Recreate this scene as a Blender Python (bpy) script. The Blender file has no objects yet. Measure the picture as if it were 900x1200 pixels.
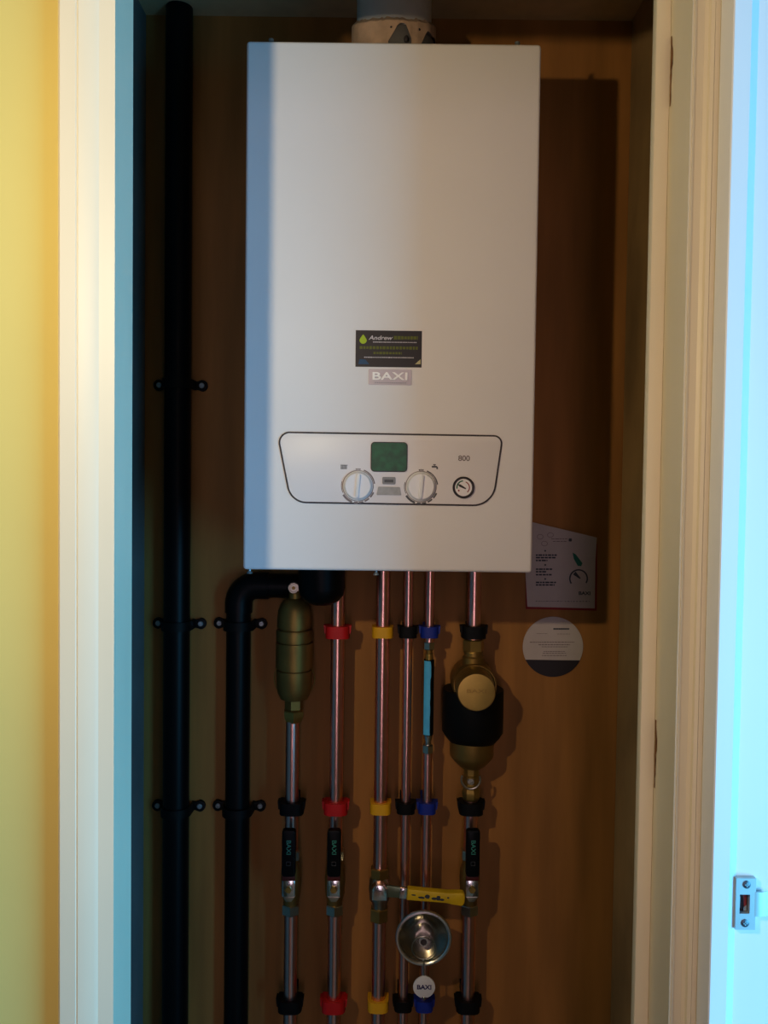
import bpy, bmesh, math, random
from mathutils import Vector, Matrix

random.seed(7)
sc = bpy.context.scene
C = sc.collection
PI = math.pi

# ------------------------------------------------------------------ camera
F = 1000.0                      # focal length in pixels of the 900x1200 frame
EYE = Vector((0.0, 0.0, 1.45))
PITCH, ROLL = math.radians(-1.9), math.radians(0.71)
R3 = (Matrix.Rotation(math.radians(90) + PITCH, 3, 'X') @ Matrix.Rotation(ROLL, 3, 'Z'))
cam_d = bpy.data.cameras.new('camera')
cam_d.sensor_fit = 'VERTICAL'
cam_d.sensor_height = 36.0
cam_d.lens = 36.0 * F / 1200.0
cam_d.clip_start = 0.02
cam = bpy.data.objects.new('camera', cam_d)
cam.matrix_world = Matrix.Translation(EYE) @ R3.to_4x4()
C.objects.link(cam)
sc.camera = cam


def at(px, py, Y):
    """the point of the upright plane at depth Y that lies at this place in the photograph"""
    d = R3 @ Vector(((px - 450) / F, (600 - py) / F, -1))
    return EYE + d * (Y / d.y)


# ------------------------------------------------------------------ materials
def mat(name, col, rough=0.5, metal=0.0, var=0.08, scale=30.0, bump=0.0, spec=0.5, stretch=(1, 1, 1), dark=None, emit=None):
    m = bpy.data.materials.new(name)
    m.use_nodes = True
    nt = m.node_tree
    b = nt.nodes['Principled BSDF']
    b.inputs['Roughness'].default_value = rough
    b.inputs['Metallic'].default_value = metal
    b.inputs['Specular IOR Level'].default_value = spec
    tc = nt.nodes.new('ShaderNodeTexCoord')
    mp = nt.nodes.new('ShaderNodeMapping')
    mp.inputs['Scale'].default_value = stretch
    nz = nt.nodes.new('ShaderNodeTexNoise')
    nz.inputs['Scale'].default_value = scale
    nz.inputs['Detail'].default_value = 5
    rp = nt.nodes.new('ShaderNodeValToRGB')
    lo = dark if dark else tuple(c * (1 - var) for c in col)
    hi = tuple(min(1, c * (1 + var * .6)) for c in col)
    rp.color_ramp.elements[0].color = (*lo, 1)
    rp.color_ramp.elements[1].color = (*hi, 1)
    rp.color_ramp.elements[0].position = .3
    rp.color_ramp.elements[1].position = .7
    L = nt.links.new
    L(tc.outputs['Object'], mp.inputs['Vector'])
    L(mp.outputs['Vector'], nz.inputs['Vector'])
    L(nz.outputs['Fac'], rp.inputs['Fac'])
    L(rp.outputs['Color'], b.inputs['Base Color'])
    if bump:
        bp = nt.nodes.new('ShaderNodeBump')
        bp.inputs['Strength'].default_value = bump
        bp.inputs['Distance'].default_value = .002
        L(nz.outputs['Fac'], bp.inputs['Height'])
        L(bp.outputs['Normal'], b.inputs['Normal'])
    if emit:
        b.inputs['Emission Color'].default_value = (*emit[0], 1)
        b.inputs['Emission Strength'].default_value = emit[1]
    return m


def lin(r, g, b):
    f = lambda c: (c / 255 / 12.92) if c / 255 <= .04045 else ((c / 255 + .055) / 1.055) ** 2.4
    return (f(r), f(g), f(b))


M = {}
M['enamel'] = mat('white_enamel', (.84, .81, .80), .5, var=.02, scale=6, spec=.3)
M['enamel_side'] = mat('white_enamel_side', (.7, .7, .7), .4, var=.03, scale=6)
M['fascia'] = mat('fascia_plastic', (.84, .80, .80), .4, var=.02, scale=8)
M['knob'] = mat('knob_plastic', (.82, .82, .83), .3, var=.02)
M['line'] = mat('dark_line', (.05, .04, .045), .6, var=.1)
M['grey'] = mat('grey_plastic', (.3, .3, .31), .5, var=.05)
M['greyd'] = mat('dark_grey_plastic', (.11, .11, .12), .5, var=.05)
M['lcd'] = mat('green_display', (.008, .12, .045), .35, var=.35, scale=120)
M['green'] = mat('green_print', (.03, .16, .08), .6)
M['black'] = mat('black_plastic', (.0022, .003, .004), .42, var=.1, scale=15, spec=.2)
M['blackclip'] = mat('black_clip_plastic', (.0035, .004, .0045), .55, var=.15, spec=.22)
M['copper'] = mat('copper_tube', (.96, .55, .47), .28, 1.0, var=.08, scale=14, stretch=(1, 1, .15))
M['brass'] = mat('brass', (.44, .31, .085), .38, .85, var=.18, scale=25)
M['brassd'] = mat('brass_dull', (.36, .24, .07), .48, .85, var=.2, scale=25)
M['nickel'] = mat('nickel_plate', (.55, .52, .42), .32, 1.0, var=.12)
M['chrome'] = mat('chrome', (.72, .72, .7), .2, 1.0, var=.05)
M['steel'] = mat('screw_steel', (.42, .48, .5), .4, .8, var=.1)
M['red'] = mat('red_clip_plastic', (.52, .008, .012), .5, var=.1)
M['yellow'] = mat('yellow_clip_plastic', (.8, .46, .01), .5, var=.08)
M['lever'] = mat('yellow_lever_sleeve', (.72, .5, .01), .45, var=.12)
M['blue'] = mat('blue_clip_plastic', (.006, .03, .32), .5, var=.1)
M['bluelabel'] = mat('blue_label', (.12, .6, 1.0), .45, var=.12, scale=60)
M['redband'] = mat('dark_red_band', (.1, .012, .01), .5)
M['teal'] = mat('teal_print', (.05, .32, .25), .6)
M['white'] = mat('white_plastic', (.75, .75, .75), .4, var=.03)
M['flue'] = mat('flue_white', (.72, .73, .76), .4, var=.08)
M['tape'] = mat('flue_seal_tape', (.62, .45, .34), .55, var=.2, scale=45, bump=.5)
M['socket'] = mat('flue_socket_grey', (.17, .165, .17), .5, var=.2)
M['board'] = mat('backing_board', (.40, .20, .055), .62, var=.25, scale=7, stretch=(3.2, 1, .35), spec=.3)
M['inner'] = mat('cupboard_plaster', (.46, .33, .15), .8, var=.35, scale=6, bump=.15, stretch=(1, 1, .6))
M['innershade'] = mat('cupboard_side_shaded', (.24, .23, .22), .8, var=.2, scale=6)  # left side wall, its shade darkened into the colour
M['ceil'] = mat('cupboard_ceiling_paint', (.66, .54, .32), .8, var=.1)
M['gloss'] = mat('cream_gloss_paint', (.74, .66, .50), .45, var=.06, scale=9, stretch=(1, 1, .35))
M['gloss2'] = mat('white_gloss_paint', (.72, .7, .68), .35, var=.04, scale=5, stretch=(1, 1, .5))
M['gloss3'] = mat('door_frame_white', (.84, .85, .86), .35, var=.03, scale=5, stretch=(1, 1, .5))
M['chip'] = mat('bare_wood_chip', (.22, .1, .03), .8, var=.5, scale=90)
M['yellowwall'] = mat('yellow_emulsion', (.64, .53, .19), .8, var=.05, scale=4)
M['hallwall'] = mat('hall_emulsion', (.6, .55, .45), .8, var=.05, scale=5)
M['floor'] = mat('floor_boards', (.22, .14, .08), .5, var=.4, scale=8, stretch=(1, 6, 1))
M['paper'] = mat('leaflet_paper', (.55, .51, .5), .6, var=.05, scale=40)
M['redcard'] = mat('red_card', (.28, .012, .01), .6)
M['print'] = mat('dark_print', (.05, .06, .08), .6)
M['printgreen'] = mat('teal_needle_print', (.0, .16, .11), .6)
M['printgrey'] = mat('grey_print', (.24, .2, .2), .6)
M['stick'] = mat('sticker_black', (.022, .017, .021), .45, var=.1)
M['stickgreen'] = mat('sticker_green', (.12, .14, .008), .5)
M['drop'] = mat('droplet_green', (.42, .55, .02), .5)
M['stickwhite'] = mat('sticker_white', (.62, .58, .6), .5)
M['stickblue'] = mat('sticker_blue', (.01, .07, .16), .5)
M['stickcream'] = mat('sticker_cream', (.6, .55, .3), .5)
M['badge'] = mat('badge_silver', (.5, .45, .46), .35, .2, var=.05)
M['badgeletter'] = mat('badge_letter', (1, .97, .9), .25, 0)
M['navy'] = mat('navy_print', (.03, .025, .12), .6)
M['keep'] = mat('keep_plate_zinc', (.5, .56, .58), .38, .45, var=.08)
M['recess'] = mat('latch_recess', (.04, .012, .012), .8, var=.5, scale=150)
M['rust'] = mat('latch_paint_red', (.3, .04, .04), .6, var=.3, scale=150)


# ------------------------------------------------------------------ mesh helpers
def finish(bm):
    bmesh.ops.recalc_face_normals(bm, faces=bm.faces)


def box(bm, x0, x1, y0, y1, z0, z1, bev=0, seg=2):
    vs = [bm.verts.new((x, y, z)) for x in (x0, x1) for y in (y0, y1) for z in (z0, z1)]
    fs = []
    for q in ((0, 1, 3, 2), (4, 6, 7, 5), (0, 4, 5, 1), (2, 3, 7, 6), (0, 2, 6, 4), (1, 5, 7, 3)):
        fs.append(bm.faces.new([vs[i] for i in q]))
    if bev:
        es = list({e for f in fs for e in f.edges})
        bmesh.ops.bevel(bm, geom=es, offset=bev, segments=seg, profile=.5, affect='EDGES')
    return bm


def lathe(bm, prof, c, axis='z', seg=32, phase=0.0, caps=True):
    """prof: (radius, t); axis 'z': t goes up; 'y': t goes to the front (-y); 'x': t goes right"""
    rings = []
    for r, t in prof:
        ring = []
        n = 1 if r <= 1e-7 else seg
        for k in range(n):
            a = phase + 2 * PI * k / seg
            u, v = r * math.cos(a), r * math.sin(a)
            p = {'z': (u, v, t), 'y': (u, -t, v), 'x': (t, u, v)}[axis]
            ring.append(bm.verts.new((c[0] + p[0], c[1] + p[1], c[2] + p[2])))
        rings.append(ring)
    for a, b in zip(rings, rings[1:]):
        for k in range(seg):
            k2 = (k + 1) % seg
            if len(a) == 1 and len(b) == 1:
                continue
            if len(a) == 1:
                bm.faces.new((a[0], b[k], b[k2]))
            elif len(b) == 1:
                bm.faces.new((a[k], a[k2], b[0]))
            else:
                bm.faces.new((a[k], a[k2], b[k2], b[k]))
    for ring in (rings[0], rings[-1]):
        if len(ring) > 1 and caps:
            bm.faces.new(ring)
    return bm


def cyl(bm, r, c, t0, t1, axis='z', seg=32, ch=0.0, phase=0.0):
    if ch:
        return lathe(bm, [(r - ch, t0), (r, t0 + ch), (r, t1 - ch), (r - ch, t1)], c, axis, seg, phase)
    return lathe(bm, [(r, t0), (r, t1)], c, axis, seg, phase)


def tube(bm, pts, r, seg=10, closed=False):
    pts = [Vector(p) for p in pts]
    n = len(pts)
    rings = []
    up = None
    for i, p in enumerate(pts):
        a = pts[(i - 1) % n] if (closed or i > 0) else p
        b = pts[(i + 1) % n] if (closed or i < n - 1) else p
        t = (b - a).normalized()
        if up is None:
            up = Vector((0, 0, 1)) if abs(t.z) < .9 else Vector((0, 1, 0))
            up = (up - t * up.dot(t)).normalized()
        else:
            up = (up - t * up.dot(t)).normalized()
        s = t.cross(up)
        rings.append([bm.verts.new(p + (up * math.cos(2 * PI * k / seg) + s * math.sin(2 * PI * k / seg)) * r) for k in range(seg)])
    m = n if closed else n - 1
    for i in range(m):
        a, b = rings[i], rings[(i + 1) % n]
        for k in range(seg):
            bm.faces.new((a[k], a[(k + 1) % seg], b[(k + 1) % seg], b[k]))
    if not closed:
        bm.faces.new(rings[0])
        bm.faces.new(rings[-1])
    return bm


def prism(bm, pts, t0, t1, plane='xy', bev=0):
    """extrude a polygon: plane 'xy' from z=t0 to t1; plane 'xz' from y=t0 to t1"""
    mk = (lambda p, t: (p[0], p[1], t)) if plane == 'xy' else (lambda p, t: (p[0], t, p[1]))
    a = [bm.verts.new(mk(p, t0)) for p in pts]
    b = [bm.verts.new(mk(p, t1)) for p in pts]
    fs = [bm.faces.new(a), bm.faces.new(b)]
    n = len(pts)
    for i in range(n):
        fs.append(bm.faces.new((a[i], a[(i + 1) % n], b[(i + 1) % n], b[i])))
    if bev:
        bmesh.ops.recalc_face_normals(bm, faces=fs)
        bmesh.ops.bevel(bm, geom=list(fs[1].edges), offset=bev, segments=2, profile=.5, affect='EDGES')
    return bm


def rounded(corners, n=8):
    """corners: (x, z, radius) -> outline points"""
    out = []
    m = len(corners)
    for i, (x, z, r) in enumerate(corners):
        p = Vector((x, z))
        a = (Vector(corners[i - 1][:2]) - p).normalized()
        b = (Vector(corners[(i + 1) % m][:2]) - p).normalized()
        if r <= 0:
            out.append((x, z))
            continue
        ang = a.angle(b)
        d = r / math.tan(ang / 2)
        s, e = p + a * d, p + b * d
        cen = p + (a + b).normalized() * (r / math.sin(ang / 2))
        a0 = math.atan2(s.y - cen.y, s.x - cen.x)
        a1 = math.atan2(e.y - cen.y, e.x - cen.x)
        da = (a1 - a0 + PI) % (2 * PI) - PI
        for k in range(n + 1):
            t = a0 + da * k / n
            out.append((cen.x + r * math.cos(t), cen.y + r * math.sin(t)))
    return out


def rrect(x0, x1, z0, z1, r, n=6):
    return rounded([(x0, z0, r), (x1, z0, r), (x1, z1, r), (x0, z1, r)], n)


def band(bm, pts, w, y0, y1):
    """a flat line of width w along a closed outline in the xz plane"""
    n = len(pts)
    P = [Vector(p) for p in pts]
    inn, out = [], []
    for i in range(n):
        t = (P[(i + 1) % n] - P[i - 1]).normalized()
        nn = Vector((t.y, -t.x))
        inn.append(P[i] - nn * w / 2)
        out.append(P[i] + nn * w / 2)
    vs = [[bm.verts.new((q.x, y, q.y)) for q in ring] for ring in (inn, out) for y in (y0, y1)]
    order = (0, 1, 3, 2)
    for a, b in ((0, 1), (1, 3), (3, 2), (2, 0)):
        for i in range(n):
            j = (i + 1) % n
            bm.faces.new((vs[a][i], vs[a][j], vs[b][j], vs[b][i]))
    return bm


def arcband(bm, cx, cz, r0, r1, a0, a1, y0, y1, n=8):
    A = [math.radians(a0 + (a1 - a0) * k / n) for k in range(n + 1)]
    pts = [(cx + r0 * math.cos(a), cz + r0 * math.sin(a)) for a in A] + [(cx + r1 * math.cos(a), cz + r1 * math.sin(a)) for a in reversed(A)]
    return prism(bm, pts, y0, y1, 'xz')


OFF = {}


def obj(name, bm, m, parent=None, smooth=35):
    finish(bm)
    off = OFF[parent.name] if parent is not None else None
    if off is None:
        xs = [v.co for v in bm.verts]
        lo = Vector([min(v[i] for v in xs) for i in range(3)])
        hi = Vector([max(v[i] for v in xs) for i in range(3)])
        off = Vector(((lo.x + hi.x) / 2, (lo.y + hi.y) / 2, lo.z))
    bmesh.ops.translate(bm, verts=bm.verts, vec=-off)
    me = bpy.data.meshes.new(name)
    bm.to_mesh(me)
    bm.free()
    me.materials.append(M[m] if isinstance(m, str) else m)
    me.polygons.foreach_set('use_smooth', [True] * len(me.polygons))
    me.set_sharp_from_angle(angle=math.radians(smooth))
    o = bpy.data.objects.new(name, me)
    C.objects.link(o)
    if parent is not None:
        o.parent = parent
    else:
        o.location = off
    OFF[o.name] = off.copy()
    return o


def thing(name, label, cat, loc, group=None):
    o = bpy.data.objects.new(name, None)
    o.empty_display_size = .03
    C.objects.link(o)
    o.location = loc
    OFF[o.name] = Vector(loc)
    return tag(o, label, cat, group)


def tag(o, label, cat, group=None):
    o['label'] = label
    o['category'] = cat
    if group:
        o['group'] = group
    return o


def struct(name, bm, m, smooth=35):
    o = obj(name, bm, m, None, smooth)
    o['kind'] = 'structure'
    return o


def dup(root, loc, label, group=None):
    def rec(o, par):
        c = o.copy()
        C.objects.link(c)
        c.parent = par
        for ch in o.children:
            rec(ch, c)
        return c
    r = rec(root, None)
    r.location = loc
    r['label'] = label
    if group:
        r['group'] = group
    OFF[r.name] = Vector(loc)
    return r


NB = bmesh.new


def letters(bm, s, x, z, y, h, depth=.0004, bold=0.0, rot=0.0, shear=0.0, width=None):
    """lettering in the upright plane y, centred on (x, z), caps h tall"""
    cu = bpy.data.curves.new('lettering', 'FONT')
    cu.body = s
    cu.size = 1.0
    cu.offset = bold
    cu.shear = shear
    cu.fill_mode = 'FRONT'
    tmp = bpy.data.objects.new('lettering', cu)
    C.objects.link(tmp)
    dg = bpy.context.evaluated_depsgraph_get()
    me = bpy.data.meshes.new_from_object(tmp.evaluated_get(dg))
    bpy.data.objects.remove(tmp)
    bpy.data.curves.remove(cu)
    co = [v.co.copy() for v in me.vertices]
    x0, x1 = min(c.x for c in co), max(c.x for c in co)
    y0, y1 = min(c.y for c in co), max(c.y for c in co)
    k = h / (y1 - y0)
    kx = k if width is None else width / (x1 - x0)
    ca, sa = math.cos(rot), math.sin(rot)
    vs = []
    for c in co:
        u, v = (c.x - (x0 + x1) / 2) * kx, (c.y - (y0 + y1) / 2) * k
        vs.append(bm.verts.new((x + u * ca - v * sa, y, z + u * sa + v * ca)))
    fs = []
    for p in me.polygons:
        try:
            fs.append(bm.faces.new([vs[i] for i in p.vertices]))
        except ValueError:
            pass
    r = bmesh.ops.extrude_face_region(bm, geom=fs)
    nv = [g for g in r['geom'] if isinstance(g, bmesh.types.BMVert)]
    bmesh.ops.translate(bm, verts=nv, vec=(0, -depth, 0))
    bpy.data.meshes.remove(me)
    return bm


def pxbox(bm, px0, py0, px1, py1, Y, th=.0004, r=0.0):
    """a flat rounded rectangle on the upright plane Y, th proud of it"""
    a = at((px0 + px1) / 2, (py0 + py1) / 2, Y)
    w, h = (px1 - px0) * Y / F, (py1 - py0) * Y / F
    if r:
        prism(bm, rrect(a.x - w / 2, a.x + w / 2, a.z - h / 2, a.z + h / 2, r), Y + .0002, Y - th, 'xz')
    else:
        prism(bm, [(a.x - w / 2, a.z - h / 2), (a.x + w / 2, a.z - h / 2), (a.x + w / 2, a.z + h / 2), (a.x - w / 2, a.z + h / 2)], Y + .0002, Y - th, 'xz')
    return bm


# ------------------------------------------------------------------ the setting
YW = 1.43                       # face of the backing board
YN = .834                       # back of the thin partition round the doorway
YF, YS = .765, .822             # front of the door lining, front of the door stop
ZC = at(520, 22, YW).z          # cupboard ceiling
ZH = 1.955                      # underside of the door head
XL, XR = -.242, .266            # door lining faces
SL, SR = -.2305, .2520          # stop faces
XRI = at(727, 600, YW).x        # right inner wall
XLI = at(169.5, 600, YW).x

struct('wall_back', box(NB(), XLI - .1, XRI + .1, YW, YW + .02, 0, ZC + .3), 'board')
struct('wall_left', box(NB(), XLI - .08, XLI, .8225, YW - .0005, 0, ZC), 'innershade')
b = NB()
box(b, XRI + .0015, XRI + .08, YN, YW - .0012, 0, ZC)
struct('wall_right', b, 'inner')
struct('ceiling', box(NB(), XLI - .1, XRI + .1, YN, YW, ZC, ZC + .05), 'ceil')
struct('floor', box(NB(), -1.6, 1.6, -1.6, YW + .1, -.05, 0), 'floor')
# partition in front of the cupboard
b = NB()
box(b, -1.5, XL - .02, .785, .820, 0, 2.45)
struct('wall_front', b, 'yellowwall')
b = NB()
box(b, XL - .02, .60, .785, YN, ZH + .025, 2.45)
struct('wall_top', b, 'yellowwall')
struct('wall_stub', box(NB(), XR + .02, .70, .80, YN, 0, ZH + .025), 'hallwall')

# door lining, stops and architraves
struct('trim_1', box(NB(), XL - .02, XL, YF, .819, 0, ZH + .02), 'gloss')          # left lining
pl = [(XL - .004, .785), (XL - .004, .7705), (-.2465, .7690), (-.2475, .7705), (-.2535, .7660), (-.2600, .7635),
      (-.2740, .7630), (-.2747, .7640), (-.2755, .7640), (-.2762, .7632), (-.2905, .7640), (-.2930, .7665), (-.2930, .785)]
struct('trim_2', prism(NB(), pl, 0, ZH + .055), 'gloss')                                  # left architrave
t4 = struct('trim_3', box(NB(), XR, XR + .02, YF, YN, 0, ZH + .02), 'gloss')       # right lining
b = NB()
box(b, SR, XR, YS, YN, 0, ZH, .0012)
struct('trim_4', b, 'gloss')                                                         # right stop
pr = [(XR + .001, .80), (XR + .001, .7690), (.2680, .7640), (.2700, .7645), (.2712, .7690), (.2770, .7650), (.2800, .7635), (.2810, .7605),
      (.2840, .7595), (.2850, .7602), (.2930, .7598), (.2985, .7590), (.3010, .7600), (.3020, .7640), (.3020, .80)]
struct('trim_5', prism(NB(), pr, 0, ZH + .055), 'gloss')                                  # right architrave
b = NB()
box(b, XL, XR, YF, .822, ZH, ZH + .025)
struct('trim_6', b, 'gloss')                                                         # head lining
struct('trim_7', box(NB(), XL - .0035, XR + .0005, .7645, .7849, ZH + .004, ZH + .055, .002), 'gloss')                 # head architrave
# where the hinges were: long chips of bare wood in the corner of the rebate
for k, (ya, yb) in enumerate(((44, 126), (843, 922))):
    b = NB()
    za, zb = at(790, ya, YS).z, at(771, yb, YS).z
    n = 14
    e0, e1 = [], []
    for i in range(n + 1):
        z = zb + (za - zb) * i / n
        w = (.0012 + .0016 * math.sin(PI * i / n) * (1.3 if i > n * .5 else .6)) + random.uniform(-.0006, .0006)
        e0.append((YS - .0012 + random.uniform(-.0004, .0004), z))
        e1.append((YS - .0020 - 1.7 * w, z))
    vs0 = [b.verts.new((XR - .0003, y, z)) for y, z in e0]
    vs1 = [b.verts.new((XR - .0003, y, z)) for y, z in e1]
    for i in range(n):
        b.faces.new((vs0[i], vs0[i + 1], vs1[i + 1], vs1[i]))
    ch = obj('hinge_scar', b, 'chip', t4)

# the doorway on the right: its far jamb faces the hall
XD = .2885
YJ, YP = .731, .738
XE0, XE1 = at(866, 600, YJ).x, at(874, 600, YP).x
b = NB()
prism(b, [(XD, .7575), (XD + .0005, YJ + .001), (XD + .0015, YJ), (XE0, YJ), (XE1, YP), (.46, YP), (.46, .80), (.304, .80), (.304, .7575)], 0, ZH + .055)
struct('door_1', b, 'gloss3')
struct('wall_side', box(NB(), .304, .46, -1.5, -.12, 0, 2.45), 'hallwall')

# ------------------------------------------------------------------ boiler
YB = 1.13
tl, br_ = at(289, 47.3, YB), at(623.5, 671.5, YB)
tr, bl_ = at(635, 51, YB), at(284, 667.5, YB)
X0, X1 = (tl.x + bl_.x) / 2, (tr.x + br_.x) / 2
Z1, Z0 = (tl.z + tr.z) / 2, (bl_.z + br_.z) / 2
boiler = thing('gas_boiler', 'white wall-hung boiler with control fascia, two knobs and a green display', 'boiler', ((X0 + X1) / 2, (YB + YW) / 2, Z0))
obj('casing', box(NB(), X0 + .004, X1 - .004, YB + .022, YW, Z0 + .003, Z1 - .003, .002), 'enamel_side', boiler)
cover = obj('front_cover', box(NB(), X0, X1, YB, YB + .024, Z0, Z1, .0045, 4), 'enamel', boiler)
for px, py, s in ((320, 46, 1), (604, 49, 1), (295, 669, -1), (441, 670, -1)):
    p = at(px, py, YB + .03)
    z = Z1 if s > 0 else Z0
    o = obj('cover_screw', lathe(NB(), [(.0022, -.004), (.0022, .004), (.0034, .005), (.0034, .0075), (.0015, .0085)] if s > 0 else
                                 [(.0042, -.0065), (.0035, -.0045), (.002, -.003), (.002, .004)], (p.x, YB + .012, z), seg=12), 'steel', boiler)
# fascia
fa = [(325, 506.5, 12), (589, 511, 9), (577, 592.5, 26), (341, 588.5, 22)]
cs = []
for px, py, r in fa:
    q = at(px, py, YB)
    cs.append((q.x, q.z, r * YB / F))
out = rounded(cs, 10)
panel = obj('control_fascia', prism(NB(), out, YB + .001, YB - .0012, 'xz', .0006), 'fascia', boiler)
obj('outline_groove', band(NB(), out, .0021, YB + .0005, YB - .0014), 'line', panel)
yf = YB - .0012
disp = obj('display', pxbox(NB(), 435.3, 519, 476.7, 552.2, yf, .0012, .004), 'lcd', panel)
ax = at(456, 535.5, yf)
obj('display_bezel', band(NB(), rrect(ax.x - .0236, ax.x + .0236, ax.z - .0190, ax.z + .0190, .0045), .0012, yf, yf - .0014), 'line', disp)
for px, py in ((419.5, 569.3), (493.3, 570.3)):
    c = at(px, py, yf)
    k = obj('knob', lathe(NB(), [(.0196, -.0002), (.0196, .002), (.0182, .003), (.0174, .0062), (.0162, .0072), (0, .0072)], (c.x, yf, c.z), 'y', 40), 'knob', panel)
    b = NB()
    prism(b, rrect(c.x - .0024, c.x + .0024, c.z - .0155, c.z + .0155, .002), yf - .0068, yf - .0105, 'xz', .0008)
    tilt = Matrix.Translation(Vector((c.x, 0, c.z))) @ Matrix.Rotation(math.radians(5), 4, 'Y') @ Matrix.Translation(Vector((-c.x, 0, -c.z)))
    bmesh.ops.transform(b, matrix=tilt, verts=b.verts)
    obj('grip_ridge', b, 'knob', k)
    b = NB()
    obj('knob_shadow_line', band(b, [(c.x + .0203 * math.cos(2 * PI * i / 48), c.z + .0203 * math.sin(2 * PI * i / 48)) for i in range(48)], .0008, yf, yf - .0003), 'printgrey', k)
    b = NB()
    arcband(b, c.x, c.z, .0212, .0228, 8, 70, yf + .0003, yf - .0003)
    for a0, a1 in ((-42, -22), (-66, -48), (-86, -71), (-103, -90), (-148, -110)):
        arcband(b, c.x, c.z, .0212, .0232 if a0 > -100 else .0240, a0, a1, yf + .0003, yf - .0003)
    arcband(b, c.x, c.z, .0214, .0222, 165, 205, yf + .0003, yf - .0003)
    for a in (84, 90, 96):
        arcband(b, c.x, c.z, .0212, .0230, a - 2, a + 2, yf + .0003, yf - .0003)
    obj('scale_marks', b, 'printgrey' if px < 450 else 'greyd', panel)
# radiator and tap symbols
b = NB()
c = at(403, 547, yf)
for i in range(5):
    x = c.x - .0034 + i * .0017
    box(b, x - .0006, x + .0006, yf - .0004, yf + .0002, c.z - .0030, c.z + .0026)
box(b, c.x - .0045, c.x + .0050, yf - .0004, yf + .0002, c.z + .0018, c.z + .0026)
box(b, c.x - .0045, c.x + .0040, yf - .0004, yf + .0002, c.z - .0024, c.z - .0018)
obj('radiator_symbol', b, 'grey', panel)
b = NB()
c = at(509.5, 547, yf)
prism(b, [(c.x - .0040, c.z - .0012), (c.x - .0040, c.z + .0012), (c.x + .0022, c.z + .0012), (c.x + .0042, c.z - .0004), (c.x + .0042, c.z - .0032),
          (c.x + .0022, c.z - .0032), (c.x + .0020, c.z - .0012)], yf + .0002, yf - .0004, 'xz')
prism(b, [(c.x - .0022, c.z + .0022), (c.x - .0022, c.z + .0034), (c.x + .0014, c.z + .0034), (c.x + .0014, c.z + .0022)], yf + .0002, yf - .0004, 'xz')
prism(b, [(c.x - .0008, c.z + .001), (c.x - .0008, c.z + .0024), (c.x + .0001, c.z + .0024), (c.x + .0001, c.z + .001)], yf + .0002, yf - .0004, 'xz')
obj('tap_symbol', b, 'greyd', panel)
bt = obj('button', pxbox(NB(), 448, 559, 463.5, 567.5, yf, .0014, .0018), 'grey', panel)
obj('button_mark', pxbox(NB(), 450.5, 562, 461, 565.3, yf - .0014, .0003), 'greyd', bt)
c0, c1, c2, c3 = at(443.3, 570.3, yf), at(468.7, 570.8, yf), at(470.3, 580.5, yf), at(441.3, 580, yf)
obj('button', prism(NB(), rounded([(c3.x, c3.z, .001), (c2.x, c2.z, .001), (c1.x, c1.z, .001), (c0.x, c0.z, .001)], 3), yf + .0002, yf - .0014, 'xz'), M['grey'] if 0 else mat('grey_button', (.42, .41, .41), .5, var=.12, scale=200), panel)
c = at(543.8, 537, yf)
obj('lettering', letters(NB(), '800', c.x, c.z, yf, .0072, .0004, .012, width=.0152), 'printgrey', panel)
c = at(543, 571.3, yf)
g = obj('pressure_gauge', lathe(NB(), [(.0143, -.0002), (.0143, .003), (.0132, .004), (.0118, .004), (.0112, .0022)], (c.x, yf, c.z), 'y', 40), 'line', panel)
obj('gauge_face', lathe(NB(), [(.0114, .002), (.0114, .0026)], (c.x, yf, c.z), 'y', 36), 'fascia', g)
b = NB()
arcband(b, c.x, c.z, .0080, .0096, 95, 190, yf - .0024, yf - .0029)
obj('gauge_scale', b, 'green', g)
b = NB()
arcband(b, c.x, c.z, .0072, .0084, -50, 70, yf - .0024, yf - .0029)
arcband(b, c.x, c.z, .0066, .0084, 205, 222, yf - .0024, yf - .0029)
obj('gauge_scale', b, 'rust', g)
b = NB()
d = Vector((-.0082, .0044))
nn = Vector((-d.y, d.x)).normalized()
prism(b, [(c.x + .003 + nn.x * .0008, c.z - .0016 + nn.y * .0008), (c.x + d.x * .55 + nn.x * .0016, c.z + d.y * .55 + nn.y * .0016), (c.x + d.x, c.z + d.y),
          (c.x + d.x * .55 - nn.x * .0016, c.z + d.y * .55 - nn.y * .0016), (c.x + .003 - nn.x * .0008, c.z - .0016 - nn.y * .0008)], yf - .0025, yf - .0034, 'xz')
obj('needle', b, 'line', g)

# installer sticker
st = obj('installer_sticker', pxbox(NB(), 417, 387.8, 494, 430, YB, .0005), 'stick', boiler)
ys = YB - .0005
# local frame of the sticker: u to the right, v down, both 0..1
sa, sb = at(417.0, 387.8, YB), at(494, 430, YB)
SX0, SX1, SZ1, SZ0 = at(455.5, 409, YB).x - .0435, at(455.5, 409, YB).x + .0435, at(455.5, 409, YB).z + .0238, at(455.5, 409, YB).z - .0238


def sp(u, v):
    return SX0 + (SX1 - SX0) * u, SZ1 + (SZ0 - SZ1) * v


def srow(b, u0, u1, v, h, wmin=.012, wmax=.03, gap=.006):
    """a row of unreadably small print"""
    u = u0
    while u < u1:
        w = min(random.uniform(wmin, wmax), u1 - u)
        x, z = sp(u, v)
        x2, _ = sp(u + w, v)
        hh = h * random.uniform(.75, 1)
        prism(b, [(x, z - hh / 2), (x2, z - hh / 2), (x2, z + hh / 2), (x, z + hh / 2)], ys + .0001, ys - .0003, 'xz')
        u += w + gap


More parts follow.
